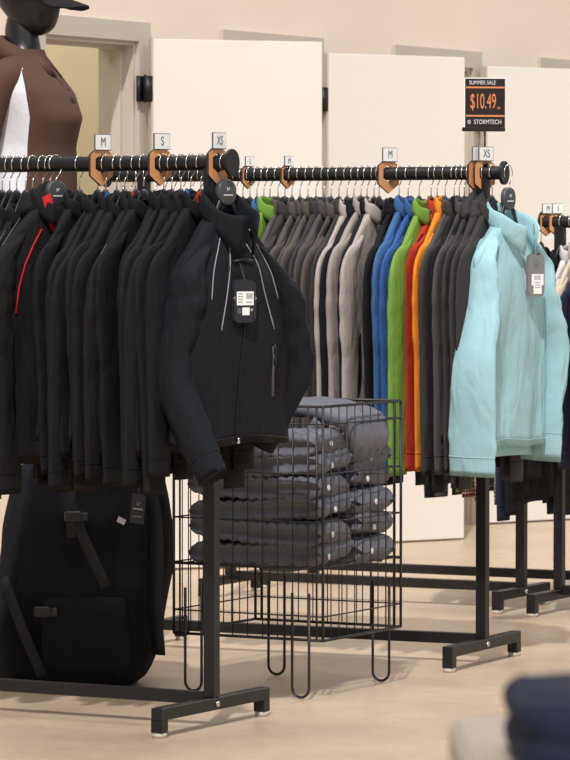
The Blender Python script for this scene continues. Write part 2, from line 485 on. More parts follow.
def garment_meshes(S, mats):
    """mats: dict body, sleeve, collar"""
    out = []
    N, NV = 44, 26
    bm_ = MB(); rings = []
    for j in range(NV + 1):
        v = (j / NV) ** .9
        rings.append([S.point(-2 * math.pi * i / N, v) for i in range(N)])
    hemr = [[Vector((p.x * .97, p.y * .6, p.z + .01)) for p in rings[0]]]
    bm_.loft(hemr + rings, True, False)
    o = len(bm_.v) - N
    for i in range(N // 2):
        bm_.f.append((o + i, o + i + 1, o + (N - i - 1) % N, o + (N - i) % N)); bm_.m.append(0)
    out.append(('body', bm_.mesh('garment_body', mats['body']), None))
    for sx in (-1, 1):
        m = MB(); zs = S.neck_z - S.drop
        el = S.elbow_far if sx > 0 else 0.
        ot = S.out if (sx < 0 or S.out_far is None) else S.out_far
        mbk = S.sl_back * .5 if S.mid_back is None or sx > 0 else S.mid_back
        sb = S.sl_back if sx < 0 else S.sl_back * .4 - el
        pth = spline([(sx * (S.w - .10), 0, zs + .062), (sx * (S.w - .045), 0, zs + .012), (sx * (S.w - .016), 0, zs - .042), (sx * (S.w + ot * (.45 if ot < .01 or S.far is None else .1) + el * .3), mbk * .3, lerp(zs, S.cuff_z, .22)),
                      (sx * (S.w + ot + el), mbk, lerp(zs, S.cuff_z, .5)), (sx * (S.w + ot * 1.05 + el * .5), lerp(mbk, sb, .5), lerp(zs, S.cuff_z, .78)), (sx * (S.w + ot - el * .1), sb, S.cuff_z)], 44)
        if S.far and sx > 0:
            pth = spline([(S.w - .10, 0, zs + .062), (S.w - .045, 0, zs + .012), (S.w - .006, 0, zs - .035)] + list(S.far), 44)
        rings = []
        L = len(pth) - 1
        for j, p in enumerate(pth):
            u = j / L
            rx = interp([(0, .008), (.1, .015), (.2, S.sl_rx * .6), (.34, S.sl_rx * .93), (.5, S.sl_rx), (1, S.cuff_rx)], u)
            ry = interp([(0, .010), (.1, max(.014, min(S.b * .8, S.sl_ry * .6))), (.24, S.sl_ry * .72), (.42, S.sl_ry), (.7, lerp(S.sl_ry, S.cuff_ry, .55)), (1, S.cuff_ry)], u)
            if S.cuffband and u > .93: rx *= .97; ry *= .97
            ring = []
            d = (pth[min(j + 1, L)] - pth[max(j - 1, 0)]).normalized()
            ax = Vector((0, 1, 0)).cross(d).normalized() * (1 if d.z < 0 else -1)
            ay = Vector((0, 1, 0)); ay = (ay - d * ay.dot(d)).normalized()
            for i in range(30):
                a = 2 * math.pi * i / 30
                A = S.wr * smooth(u * 4) * (1 - .55 * smooth((u - .8) / .2))
                q = Vector((math.cos(a) * 1.1 + S.seed * 3 + sx, math.sin(a) * 1.1, u * 4.5 + .9 * math.sin(a)))
                wv = 1 + A * (.20 * (.5 - abs(noise.noise(q * 1.5))) + .12 * noise.noise(q * 3.3))
                if .36 < u < .68: wv += A * .075 * math.sin((u - .36) * 62 + 1.8 * math.sin(a + S.seed)) * math.sin(math.pi * (u - .36) / .32)
                if u > .86: wv += A * .04 * math.sin((u - .86) * 90 + a)
                ring.append(p + ax * (rx * sp(math.cos(a), S.sl_e) * wv) + ay * (ry * sp(math.sin(a), S.sl_e * .9) * wv))
            rings.append(ring)
        c = sum(rings[-1], Vector()) / 30
        rings.append([c + (q - c) * .9 + Vector((0, 0, .012)) for q in rings[-1]])
        m.loft(rings)
        out.append(('sleeve', m.mesh('garment_sleeve', mats['sleeve']), None))
        if S.cuffband:
            cb = MB(); jj = int(L * .935); c = sum(rings[jj], Vector()) / 30
            cb.tube([c + (q - c) * 1.01 for q in rings[jj]], .0016, 5, closed=True)
            out.append(('cuff_seam', cb.mesh('cuff_seam', mats['collar']), len(out) - 1))
    # collar, standing, open at the front
    m = MB(); rings = []; n = 30; th = .006
    for k in range(n + 1):
        a = R(lerp(S.col_open, 360 - S.col_open, k / n)); ca, sa = math.cos(a), math.sin(a)
        bk = (1 - ca) / 2                               # 0 at front, 1 at back
        zb = S.neck_z - .012 - (1 - bk) ** 2 * .075 * (S.b + .02) / .06
        zt = zb + S.col_h * lerp(1.0, .92, bk) + .004 * math.sin(a * 5 + S.seed)
        fl_ = 1 + .12 * S.col_lean
        def P(rr, z): return Vector((sa * (S.col_rx + rr), -ca * (S.col_ry + rr) - S.col_lean * .02 * (1 - bk), z))
        out_r = .004 + .005 * S.col_lean
        zt += S.col_lean * (.010 * (1 - bk) ** 3 - .012 * math.sin(math.pi * bk) ** 2)
        fr = S.col_lean * .022 * (1 - bk) ** 2
        rings.append([P(0, zb), P(th, zb), P(th + out_r, lerp(zb, zt, .35)), P(th + out_r * .6 + fr * .4, lerp(zb, zt, .75)), P(th + fr, zt - .002), P(th * .5 + fr, zt), P(fr, zt - .002), P(fr * .4, lerp(zb, zt, .75)), P(out_r * .3, lerp(zb, zt, .35))])
    m.loft(rings)
    out.append(('collar', m.mesh('garment_collar', mats['collar']), None))
    if S.hood:
        m = MB(); rings = []
        for j in range(13):
            u = j / 12; a = math.pi * u
            rr = max(.02, math.sin(a)) ** .7
            rings.append([Vector((math.cos(2 * math.pi * i / 18) * .10 * rr, .012 + S.b * .6 + math.sin(2 * math.pi * i / 18) * (.02 + S.b * .6) * rr, -.055 - .13 * u + .01 * math.sin(i * 1.3 + j))) for i in range(18)])
        m.loft(rings); out.append(('hood', m.mesh('garment_hood', mats['collar']), None))
    if S.zipline:
        m = MB(); pts = [S.front(0, z, .002) for z in [lerp(S.neck_z - .08, S.hem_z + .012, q / 20) for q in range(21)]]
        m.tube(pts, .0022, 5)
        out.append(('zipper', m.mesh('garment_zipper', mats.get('zip', M['zip'])), None))
    return out

def place(name, parts, P, phi, label, cat, group=None, part_labels=None):
    t = thing(name, P, phi, label, cat, group)
    os_ = []
    for nm, me, par in parts:
        o = link(nm, me, os_[par] if par is not None else t); os_.append(o)
        if part_labels and nm in part_labels: o['label'] = part_labels[nm]
    return t

def simple(c, **k):
    return garment_meshes(Spec(**k), dict(body=M[c], sleeve=M[c], collar=M[c]))

# ------------------------------------------------------------------ front rack: black softshell jackets
hooks1 = [2.5, 10, 17, 26, 33, 43, 50, 80, 98, 106, 117, 125, 136, 144, 164, 172, 181, 191, 201]
var1 = [simple(c, b=.018, seed=i, fold=.007 + .002 * (i % 3), cuff_z=-.825 - .014 * (i % 4), hem_z=-.74 - .015 * (i % 3), out=-.018 + .010 * (i % 3), sl_ry=.018 + .002 * (i % 3), sl_rx=.058 + .006 * (i % 2), w=.212, chest=.225, hem_a=.235, sl_back=.012 * (i % 3 - 1), col_ry=.026, drop=.14 + .012 * (i % 3), wr=.6)
        for i, c in enumerate(('softshell', 'softshell_warm', 'softshell', 'softshell_warm', 'softshell', 'softshell_warm', 'softshell'))]
accents = {33: 'blue', 98: 'blue2', 125: 'redknit', 181: 'blue', 191: 'redknit'}
allh1 = hooks1 + [61, 226]
def nth1(px): return ordinal(sorted(allh1, reverse=True).index(px) + 1)
G1H, G1J = 'hangers on the front rack', 'black jackets on the front rack'
rng = random.Random(3)
for i, px in enumerate(hooks1):
    P = r1.hook(px); ph = r1.phi + R(rng.uniform(-3, 3))
    hanger(P, ph, 'black plastic hanger with chrome hook, %s from the post end of the front rail' % nth1(px), G1H)
    t = place('jacket', var1[i % 7], P + r1.p * rng.uniform(-.016, .012) + Vector((0, 0, rng.uniform(-.012, .004) - (.03 if px < 60 else 0))), ph + R(rng.uniform(-2, 2)),
              'plain black softshell jacket, %s garment from the post end of the front rail' % nth1(px), 'jacket', G1J)
    if px in accents:
        lo = MB(); lo.ribbon(spline([(-.022, -.036, -.12), (-.03, -.038, -.09), (-.02, -.038, -.075), (-.008, -.036, -.09), (-.012, -.034, -.12)], 14), .014, .002, up=(0, 1, 0))
        o = lo.build('neck_lining', M[accents[px]], t); o['label'] = ('blue' if 'blue' in accents[px] else 'red') + ' strip of lining showing inside the collar'

# jacket with red lining, standing out a little from the row
S = Spec(w=.215, chest=.235, hem_a=.24, b=.030, seed=11, hood=True, fold=.006, out=.0, sl_ry=.035, sl_rx=.05, cuff_ry=.03, cuff_z=-.88, hem_z=-.80, col_ry=.05, col_h=.055, col_open=35)
P = r1.hook(61) + r1.dx * .006 - r1.p * .035; ph = r1.phi - R(14)
hanger(P, ph, 'black hanger with grey centre disc, holding the red-lined jacket', G1H, head=True)
t = place('jacket', garment_meshes(S, dict(body=M['softshell_warm'], sleeve=M['softshell_warm'], collar=M['softshell'])), P, ph, 'black jacket with red collar lining and red shoulder piping on the front rack', 'jacket', G1J)
l = MB()
rg = []
for k in range(13):
    a = R(lerp(-60, 60, k / 12)); rg.append([Vector((math.sin(a) * .058, math.cos(a) * .040 - .012, z)) for z in (-.15, -.12, -.075)])
l.loft(rg, False, False, closed=False)
l.ribbon([S.front(-.015, -.19, .008), S.front(-.045, -.14, .014), Vector((-.062, -.03, -.085))], .03, .004, up=(0, 1, 0))
o = l.build('neck_lining', M['red'], t); o['label'] = 'bright red lining inside the collar'
pp = MB(); pp.tube([S.front(x, z, .002) for x, z in [(-.07, -.175), (-.10, -.215), (-.135, -.27), (-.16, -.33), (-.175, -.40)]], .0026, 6)
o = pp.build('piping', M['red'], t); o['label'] = 'thin red piping line over the shoulder'

# end jacket, facing out
S = FJ = Spec(w=.170, chest=.208, hem_a=.232, shx=.02, b=.062, hem_flat=.62, seed=4, fold=.0085, neck_z=-.135, drop=.125, hem_z=-.745, cuff_z=-.82, sl_rx=.036, sl_ry=.070, cuff_rx=.034, cuff_ry=.046, out=.03, sl_back=-.135, mid_back=.012,
              far=[(.205, -.01, -.36), (.234, -.02, -.47), (.25, -.02, -.55), (.236, .02, -.65), (.215, .07, -.76)], col_h=.082, col_rx=.066, col_ry=.056, col_open=20, col_lean=.8, wr=1.0)
P = r1.hook(226); ph = r1.phi - R(12)
hanger(P, ph, 'black hanger with grey centre disc, holding the end jacket with white piping', G1H, head=True)
t = place('jacket', garment_meshes(S, dict(body=M['front'], sleeve=M['front'], collar=M['front'], zip=M['zip'])), P, ph, 'black softshell jacket facing out at the front rail end, grey piping and hang tag', 'jacket', G1J)
for sx in (-1, 1):
    for pts in ([(.056, -.175), (.086, -.225), (.118, -.29), (.140, -.36)], [(.028, -.215), (.048, -.27), (.072, -.345), (.10, -.44)]):
        pp = MB(); pp.tube(spline([S.front(sx * x * ((.90 if pts[0][0] > .05 else 1.0) if sx < 0 else 1.08), z, .0015) for x, z in pts], 16), .0017, 6); pp.build('piping', M['piping'], t)['label'] = 'thin light grey reflective piping'
    if sx < 0: continue
    pk = MB(); pk.ribbon([S.front(sx * x, z, .002) for x, z in ((.105, -.485), (.112, -.52), (.122, -.56), (.13, -.62))], .010, .002, up=(0, 1, 0))
    pk.build('pocket_zip', M['zip_grey'], t)
    pl = MB(); pl.tube([S.front(sx * .104, -.48, .006), S.front(sx * .108, -.505, .008)], .004, 6); pl.tube([S.front(sx * .111, -.515, .006), S.front(sx * .114, -.535, .006)], .003, 6); pl.build('zip_pull', M['zip'], t)
ck = MB(); ck.ribbon([S.front(-.055, z, .002) for z in (-.27, -.31, -.34, -.38)], .006, .002); ck.build('pocket_zip', M['zip'], t)
hb = MB(); 
hb.tube([S.point(-2 * math.pi * i / 60, .035, .001) for i in range(60)], .0016, 5, closed=True); hb.build('hem_seam', M['zip'], t)
zp = MB(); c = S.front(0, S.hem_z + .012, .008); zp.box(c, (.008, .006, .016), bev=.001); zp.build('zip_pull', M['chrome'], t)['label'] = 'small metal zip end at the hem'
# press tab at the throat
tb = MB(); tb.tube([S.front(-.035, -.262, .006), S.front(0, -.258, .012), S.front(.03, -.262, .008)], .004, 6); tb.build('tag_loop', M['zip'], t)

def hang_tag(parent, c, nrm_rz, wd, hg, mtag, dark, lab, n=2):
    """card tag centred at local point c, hanging down, with barcode stickers"""
    e = link('hang_tag', None, parent, c, (0, 0, nrm_rz)); e.empty_display_size = .02
    e['label'] = lab
    for k in range(n):
        m = MB(); rings = []
        for q, y in enumerate((-.0008, .0008)):
            cs = []
            for i in range(24):
                a = 2 * math.pi * i / 24
                cs.append(Vector((sp(math.cos(a), .35) * wd / 2 - k * .004, y + k * .004, sp(math.sin(a), .35) * hg / 2 - .0 + k * .002)))
            rings.append(cs)
        m.loft(rings); m.build('card', mtag, e, smooth_=False)
    return e

c = FJ.front(-.015, -.365, .022)
e = hang_tag(t, c, R(-22), .066, .112, M['hangtag_black'], True, 'black card hang tag with white barcode sticker')
st = MB(); st.box((0, -.0014, .008), (.049, .0008, .036)); st.box((.002, -.0014, -.026), (.021, .0008, .020)); st.build('sticker', M['paper'], e, smooth_=False)
bc = MB()
for i in range(9): bc.box((.003 + i * .0022, -.002, .014), (.0012, .0005, .015))
for i in range(4): bc.box((-.014, -.002, .02 - i * .007), (.014, .0005, .0022))
for i in range(5): bc.box((.004 + i * .0035, -.002, -.002), (.0022, .0005, .004))
bc.build('barcode', M['barcode'], e, smooth_=False)
bx = MB()
for i in range(3): bx.box((-.017, -.0014, -.02 - i * .005), (.012, .0005, .0014))
bx.disc((.019, -.0014, -.022), (0, 1, 0), .004, .0006, 12)
for sx in (-1, 1): bx.tube([(sx * .028, -.001, .012), (sx * .0335, -.001, .008), (sx * .028, -.001, .004)], .0014, 4)
bx.build('print', M['logo_grey'], e, smooth_=False)
sg = MB(); sg.tube(spline([(0, 0, .052), (-.003, .008, .075), (-.008, .014, .10)], 8), .0009, 5); sg.build('string', M['string'], e)

# ------------------------------------------------------------------ middle rack: coloured tops
def fam(c, n, **k):
    base = dict(b=.013, fold=.006, sl_ry=.013, sl_rx=.058, cuff_ry=.011, wr=.55, col_ry=.022, col_h=.05, hem_z=-.80, cuff_z=-.90, w=.222, chest=.23, hem_a=.238, out=-.02, drop=.145, zipline=False)
    base.update(k)
    return [simple(c, **{**base, 'seed': 5 * i + len(c), 'out': base['out'] + .006 * (i % 2)}) for i in range(n)]
V2 = dict(charcoal=fam('charcoal', 2), charcoal2=fam('charcoal2', 2), darkgrey=fam('darkgrey', 2), taupe=fam('taupe', 1, sl_ry=.016), taupe2=fam('taupe2', 1, sl_ry=.016), black=fam('black', 2, cuff_z=-.96),
          blue=fam('blue', 1, sl_ry=.016), blue2=fam('blue2', 1, sl_ry=.016), lime=fam('lime', 1, sl_ry=.016, sl_rx=.066, cuff_rx=.07, out=-.005), redknit=fam('redknit', 1), orange=fam('orange', 1, sl_ry=.014), hooded=fam('charcoal2', 2, hood=True, cuff_z=-.94, b=.02))
CN = dict(charcoal='charcoal', charcoal2='dark charcoal', darkgrey='brownish dark grey', taupe='taupe grey', taupe2='pale taupe grey', black='black', blue='mid blue', blue2='royal blue', lime='lime green', redknit='red', orange='bright orange', hooded='hooded dark charcoal')
row2 = [(492, 'hooded'), (484, 'hooded'), (476, 'charcoal2'), (469, 'charcoal'), (464, 'black'), (459, 'charcoal2'), (454, 'darkgrey'), (445, 'orange'), (437, 'redknit'), (431, 'lime'), (419, 'blue2'), (408, 'blue'), (399, 'black'), (379, 'taupe2'),
        (374, 'black'), (367, 'taupe'), (361, 'black'), (354, 'taupe2'), (347, 'charcoal2'), (339, 'darkgrey'), (331, 'charcoal'), (324, 'charcoal2'), (316, 'darkgrey'), (308, 'charcoal'), (300, 'darkgrey'), (292, 'charcoal2'),
        (285, 'darkgrey'), (278, 'lime'), (270, 'blue2'), (264, 'blue'), (257, 'black'), (250, 'charcoal'), (243, 'black'), (236, 'charcoal2'), (228, 'black'), (219, 'black'), (210, 'charcoal2'), (201, 'black'), (192, 'black'), (183, 'charcoal2'), (174, 'black'), (165, 'black'),
        (156, 'charcoal2'), (147, 'black'), (139, 'black'), (131, 'charcoal2'), (123, 'black')]
G2H, G2J = 'hangers on the middle rack', 'tops on the middle rack'
rng = random.Random(9)
allh2 = sorted([508] + [p for p, c in row2], reverse=True)
for i, (px, c) in enumerate(row2):
    P = r2.hook(px); ph = r2.phi + R(rng.uniform(-2.5, 2.5)); n = ordinal(allh2.index(px) + 1)
    hanger(P, ph, 'black hanger with chrome hook, %s from the right end of the middle rail' % n, G2H)
    if px < 230: continue                                    # garments wholly behind the front rack
    fam_ = V2[c]
    place('hooded_jacket' if c == 'hooded' else 'long_sleeved_top', fam_[i % len(fam_)], P + r2.p * (rng.uniform(-.012, .006) + dict(lime=-.04, redknit=.035, orange=.02).get(c, 0)) + Vector((0, 0, rng.uniform(-.01, .004))), ph,
          '%s long-sleeved top, %s garment from the right end of the middle rail' % (CN[c], n), 'top', G2J)

# the light blue half-zip at the end
S = LB = Spec(w=.185, chest=.19, hem_a=.19, b=.055, hem_flat=.6, seed=2, fold=.0095, neck_z=-.15, drop=.095, hem_z=-.825, cuff_z=-.905, sl_rx=.026, sl_ry=.064, cuff_rx=.016, cuff_ry=.08, out=.085, sl_back=-.035, mid_back=-.04, far=[(.168, -.005, -.36), (.19, -.02, -.46), (.208, -.02, -.55), (.20, .0, -.70), (.205, .01, -.88)],
              col_h=.078, col_rx=.068, col_ry=.056, col_open=22, col_lean=.9, zipline=False, wr=.8, cuffband=True)
P = r2.hook(508); ph = r2.phi - R(8)
hanger(P, ph, 'black hanger with grey centre disc, holding the light blue half-zip top', G2H, head=True)
t = place('half_zip_top', garment_meshes(S, dict(body=M['ltblue'], sleeve=M['ltblue'], collar=M['ltblue'])), P, ph, 'light blue long-sleeved half-zip top facing out at the middle rail end, grey tag', 'top', G2J)
z = MB(); z.tube([S.front(0, lerp(-.215, -.36, q / 12), .002) for q in range(13)], .0022, 5); z.build('zipper', M['ltgrey'], t)
for sx in (-1, 1):
    sm = MB(); sm.tube(spline([S.front(sx * x, zz, .0008) for x, zz in ((.075, -.185), (.105, -.235), (.135, -.3), (.15, -.5), (.15, -.8))], 24), .0012, 5); sm.build('seam', M['ltblue'], t)
hb = MB(); hb.tube([S.point(-2 * math.pi * i / 60, .03, .001) for i in range(60)], .0014, 5, closed=True); hb.build('hem_seam', M['ltblue'], t)
# longer back panel showing below the hem
bk = MB(); rings = []
for j in range(5):
    zz = lerp(S.hem_z + .05, S.hem_z - .035, j / 4)
    rings.append([Vector((x, S.b * .55 * (1 - (x / .19) ** 2) + .012 + .004 * math.sin(x * 40), zz)) for x in [lerp(-.165, .165, i / 16) for i in range(17)]] + [Vector((x, S.b * .55 * (1 - (x / .19) ** 2) + .002 + .004 * math.sin(x * 40), zz)) for x in [lerp(.165, -.165, i / 16) for i in range(17)]])
bk.loft(rings); bk.build('back_hem', M['ltblue'], t)
c = S.front(.02, -.315, .03)
e = hang_tag(t, c, R(-24), .062, .128, M['hangtag_grey'], False, 'grey card hang tag with white sticker on a string')
st = MB(); st.box((.004, -.0014, -.012), (.044, .0008, .034)); st.box((.004, -.0014, -.042), (.03, .0008, .026)); st.build('sticker', M['paper'], e, smooth_=False)
bc = MB()
for i in range(8): bc.box((-.008 + i * .003, -.002, -.006), (.0014, .0005, .014))
for i in range(3): bc.box((.004, -.002, -.02 - i * .008), (.022, .0005, .002))
bc.build('barcode', M['logo_grey'], e, smooth_=False)
em = MB()
for sx in (-1, 1): em.tube([(sx * .005, -.0014, .042), (sx * .001, -.0014, .036), (sx * .005, -.0014, .03)], .001, 5)
em.tube([(.009 * math.cos(a), -.0014, .036 + .011 * math.sin(a)) for a in [2 * math.pi * k / 16 for k in range(16)]], .0007, 5, closed=True)
em.build('emblem', M['barcode'], e)
sg = MB(); sg.tube(spline([(.006, 0, .06), (.004, .008, .1), (-.002, .012, .155)], 8), .0012, 5); sg.box((.007, -.001, .068), (.012, .004, .006)); sg.build('string', M['string'], e)

# ------------------------------------------------------------------ rear racks
VR = dict(navy=fam('navy', 1, cuff_z=-.83, hem_z=-.78), black=fam('black', 2, cuff_z=-.85, hem_z=-.8), plaid_red=fam('plaid_red', 1, cuff_z=-.76, hem_z=-.72), plaid_blue=fam('plaid_blue', 1, cuff_z=-.78, hem_z=-.74), plaid_brown=fam('plaid_brown', 1, cuff_z=-.77, hem_z=-.73), black_short=fam('black', 1, cuff_z=-.76, hem_z=-.7), ltgrey=fam('ltgrey', 1, sl_ry=.03, cuff_z=-.7, hem_z=-.66), beige=fam('beige', 1, sl_ry=.03, cuff_z=-.62, hem_z=-.6))
NR = dict(black_short='short black', navy='navy blue', black='black', plaid_red='dark red plaid', plaid_blue='dark blue plaid', plaid_brown='brown plaid', ltgrey='pale grey', beige='beige')
def fill(rack, row, where, gname):
    xs_ = sorted([p for p, c in row], reverse=where.startswith('right'))
    for i, (px, c) in enumerate(row):
        P = rack.hook(px); ph = rack.phi + R(rng.uniform(-4, 4)); n = ordinal(xs_.index(px) + 1)
        hanger(P, ph, 'black hanger, %s from the %s' % (n, gname), 'hangers on the ' + gname.split(' end of the ')[1])
        f_ = VR[c]
        place('shirt', f_[i % len(f_)], P + Vector((0, 0, rng.uniform(-.05, .0))), ph, '%s shirt, %s from the %s' % (NR[c], n, gname), 'shirt', 'shirts on the ' + gname.split(' end of the ')[1])
fill(r4, [(538, 'black'), (529, 'navy'), (520, 'plaid_blue'), (512, 'plaid_brown'), (504, 'plaid_red'), (496, 'plaid_red'), (487, 'plaid_brown'), (478, 'black_short'), (468, 'plaid_blue'), (458, 'black_short')], 'right', 'right end of the low rack')
fill(r3, [(541, 'black'), (562, 'black'), (571, 'ltgrey'), (580, 'beige'), (590, 'navy'), (600, 'navy'), (610, 'black')], 'left', 'left end of the right edge rack')
fill(r5, [(606, 'black_short'), (596, 'navy'), (585, 'plaid_blue'), (573, 'black_short')], 'right', 'right end of the rearmost rack')

# ------------------------------------------------------------------ size dividers
def divider(P, phi, size, label, sc=1., sx=1.):
    t = thing('size_divider', P, phi - R(14), label, 'size divider', 'size dividers on the rails')
    m = MB(); n = 6; out_r, in_r = .056 * sc, .0225
    def ring(r, y, sq=1.): return [Vector((math.cos(R(90 + 60 * i)) * r * .86, y, math.sin(R(90 + 60 * i)) * r * sq - .004)) for i in range(6)]
    th = .004
    def ring24(y): return [Vector((math.cos(R(90 + 60 * i)) * in_r * 1.18, y, math.sin(R(90 + 60 * i)) * in_r * 1.18)) for i in range(6)]
    m.loft([ring(out_r, -th), ring24(-th)], False, False); m.loft([ring(out_r, th), ring24(th)], False, False)
    m.loft([ring24(-th), ring24(th)], False, False, mi=1); m.loft([ring(out_r, -th), ring(out_r, th)], False, False, mi=1)
    m.build('hexagon_ring', [M['wood'], M['wood_edge']], t, smooth_=False)
    z0 = .036 * sc; w_, h_ = .062 * sc * sx, .044 * sc
    c = MB(); c.box((0, -.007, z0 + h_ / 2), (w_, .004, h_), bev=.001); co = c.build('card_holder', M['card_rim'], t, smooth_=False)
    f = MB(); f.box((0, -.0094, z0 + h_ / 2), (w_ * .9, .0012, h_ * .9)); f.build('card', M['paper'], co, smooth_=False)
    text(size, .034 * sc, M['ink'], co, (0, -.0104, z0 + h_ / 2), sx=.75 * sx if len(size) < 2 else .68 * sx)
    return t
divider(r1.hook(101), r1.phi, 'M', 'hexagonal wooden size divider with white M card on the front rail')
divider(r1.hook(160), r1.phi, 'S', 'hexagonal wooden size divider with white S card on the front rail')
divider(r1.hook(217), r1.phi - R(-8), 'XS', 'hexagonal wooden size divider with white XS card on the front rail')
divider(r2.hook(388), r2.phi - R(10), 'M', 'hexagonal wooden size divider with white M card on the middle rail')
divider(r2.hook(476), r2.phi, 'S', 'wooden size divider with white S card, half hidden beside the price sign stem')
divider(r2.hook(484), r2.phi - R(10), 'XS', 'hexagonal wooden size divider with white XS card below the price sign')
divider(r2.hook(248), r2.phi, 'L', 'small size divider with white L card on the left part of the middle rail', .72)
divider(r2.hook(287), r2.phi, 'M', 'small size divider with white M card on the left part of the middle rail', .72)
divider(r3.hook(546), r3.phi - R(12), 'M', 'size divider with white card left of the post of the right edge rack', .8)
divider(r3.hook(556), r3.phi - R(12), 'S', 'size divider with white card in front of the post of the right edge rack', .8)

# ------------------------------------------------------------------ price sign on the middle rail
P = r2.hook(484.5)
t = thing('price_sign', P, R(9), 'black and orange price sign reading $10.49 on a thin stem above the middle rail', 'sign')
m = MB(); m.tube([(0, 0, .02), (0, 0, .13)], .003, 8); m.tube([(-.0, 0, .0205 + .003), (.0, 0, .03)], .012, 12); m.build('stem', M['black_metal'], t)
bz, bw, bh = .128, .124, .158
m = MB(); m.box((-.004, 0, bz + .004), (bw + .008, .016, .012), bev=.002); m.build('base_clip', M['sign_black'], t, smooth_=False)
m = MB(); m.box((0, 0, bz + bh / 2), (bw, .005, bh), bev=.001); b = m.build('sign_board', M['sign_black'], t, smooth_=False)
m = MB(); m.box((-bw / 2 - .002, 0, bz + bh / 2), (.004, .007, bh)); m.box((0, 0, bz + bh + .001), (bw + .008, .007, .003)); m.build('clear_edge', M['paper'], t, smooth_=False)
for zq in (.131, .045):
    m = MB(); m.box((.001, -.003, bz + zq), (bw - .004, .001, .005)); m.build('stripe', M['sign_orange'], b, smooth_=False)
text('SUMMER SALE', .017, M['logo'], b, (-.008, -.0032, bz + .145), .78)
text('$10.49', .064, M['sign_orange'], b, (-.006, -.0032, bz + .087), .46)
text('ea', .014, M['sign_orange'], b, (.042, -.0032, bz + .07), .8)
text('STORMTECH', .019, M['logo'], b, (.008, -.0032, bz + .026), .78)
m = MB(); m.tube([(-.049 + .0042 * math.cos(a), -.0032, bz + .026 + .0055 * math.sin(a)) for a in [2 * math.pi * k / 12 for k in range(12)]], .0011, 5, closed=True); m.tube([(-.051, -.0032, bz + .029), (-.047, -.0032, bz + .026), (-.051, -.0032, bz + .023)], .0009, 4); m.build('emblem', M['logo'], b)

# ------------------------------------------------------------------ wire basket
ang = R(-29)
bx_, by_ = Vector((math.cos(ang), math.sin(ang), 0)), Vector((-math.sin(ang), math.cos(ang), 0))
FRc = floor_at(323, 702)                        # floor point under the near right corner
BW, BD, BT, BB, SH = .485, .475, .825, .168, .372
t = BASK = thing('wire_basket', FRc - bx_ * BW / 2 + by_ * BD / 2, ang, 'black wire dump basket on loop legs full of folded grey puffer jackets', 'basket')
hw, hd = BW / 2, BD / 2
rw = .0022
def panel(p0, p1):
    m = MB(); p0, p1 = Vector(p0), Vector(p1); n = round((p1 - p0).length / .0485)
    for i in range(1, n): q = p0.lerp(p1, i / n); m.tube([q + Vector((0, 0, BB)), q + Vector((0, 0, BT))], rw * .8, 5)
    for z in (.235, .372, .50, .635, .775): m.tube([p0 + Vector((0, 0, z)), p1 + Vector((0, 0, z))], rw, 5)
    return m
for p0, p1 in (((-hw, -hd, 0), (hw, -hd, 0)), ((hw, -hd, 0), (hw, hd, 0)), ((hw, hd, 0), (-hw, hd, 0)), ((-hw, hd, 0), (-hw, -hd, 0))):
    panel(p0, p1).build('wire_panel', M['wire'], t)
m = MB()
for z in (BB, BT):
    m.tube([(-hw, -hd, z), (hw, -hd, z)], .0042, 8); m.tube([(hw, -hd, z), (hw, hd, z)], .0042, 8); m.tube([(hw, hd, z), (-hw, hd, z)], .0042, 8); m.tube([(-hw, hd, z), (-hw, -hd, z)], .0042, 8)
for sx in (-1, 1):
    for sy in (-1, 1):
        m.tube([(sx * hw, sy * hd, BB), (sx * hw, sy * hd, BT)], .0042, 8)
        m.tube([(sx * (hw - .02), sy * hd, BB), (sx * (hw - .02), sy * hd, BT)], .003, 8)
m.build('frame', M['wire'], t)
m = MB()
for i in range(13): x = lerp(-hw, hw, i / 12); m.tube([(x, -hd, SH), (x, hd, SH)], .002, 5)
for i in range(5): y = lerp(-hd, hd, i / 4); m.tube([(-hw, y, SH - .004), (hw, y, SH - .004)], .0032, 6)
m.build('wire_shelf', M['wire'], t)
for sx in (-1, 1):
    for sy in (-1, 1):
        m = MB(); cx = sx * (hw - .068); rr = .027
        pts = [(cx - rr, sy * hd, .30), (cx - rr, sy * hd, .033)] + [(cx + rr * math.cos(a), sy * hd, .033 + rr * math.sin(a)) for a in [math.pi + math.pi * k / 10 for k in range(11)]][1:] + [(cx + rr, sy * hd, .30)]
        m.tube([Vector(p) + Vector((0, sy * .006, 0)) for p in pts], .0042, 8); m.build('leg', M['wire'], t)

# folded puffers: two stacks on the shelf
def puffer_mesh(L, D, H, seed, lining=False):
    """folded quilted jacket: two thick layers folded over at the +x end; quilt channels run across"""
    m = MB(); rings = []; nx, na = 54, 40
    for j in range(nx + 1):
        u = j / nx * 2 - 1
        x = u * L / 2
        end = (1 - abs(u) ** 11) ** .5 if abs(u) < 1 else 0.
        end = max(end, .04)
        ch = abs(math.sin(math.pi * (u * L / .062 + seed * .37)))
        puff = .74 + .26 * ch ** .5
        ring = []
        for i in range(na):
            a = 2 * math.pi * i / na
            cy, cz = sp(math.cos(a), .55), sp(math.sin(a), .62)
            crease = 1 - (.20 * math.exp(-(math.sin(a) / .22) ** 2))
            row = .86 + .14 * abs(math.sin(cy * D / .062 * 1.57 * 2 + seed)) ** .5
            nz = noise.noise(Vector((x * 9 + seed * 5, cy * 1.7, cz * 1.3 + seed)))
            y = cy * D / 2 * crease * lerp(.9, 1, end) * (1 + .03 * nz)
            zz = cz * H / 2 * puff * row * end * (1 + .22 * nz)
            zz += .008 * math.sin(x * 8 + seed * 2) + .006 * math.sin(cy * 2.4 + seed)
            ring.append(Vector((x + .008 * nz, y, zz)))
        rings.append(ring)
    m.loft(rings); return m
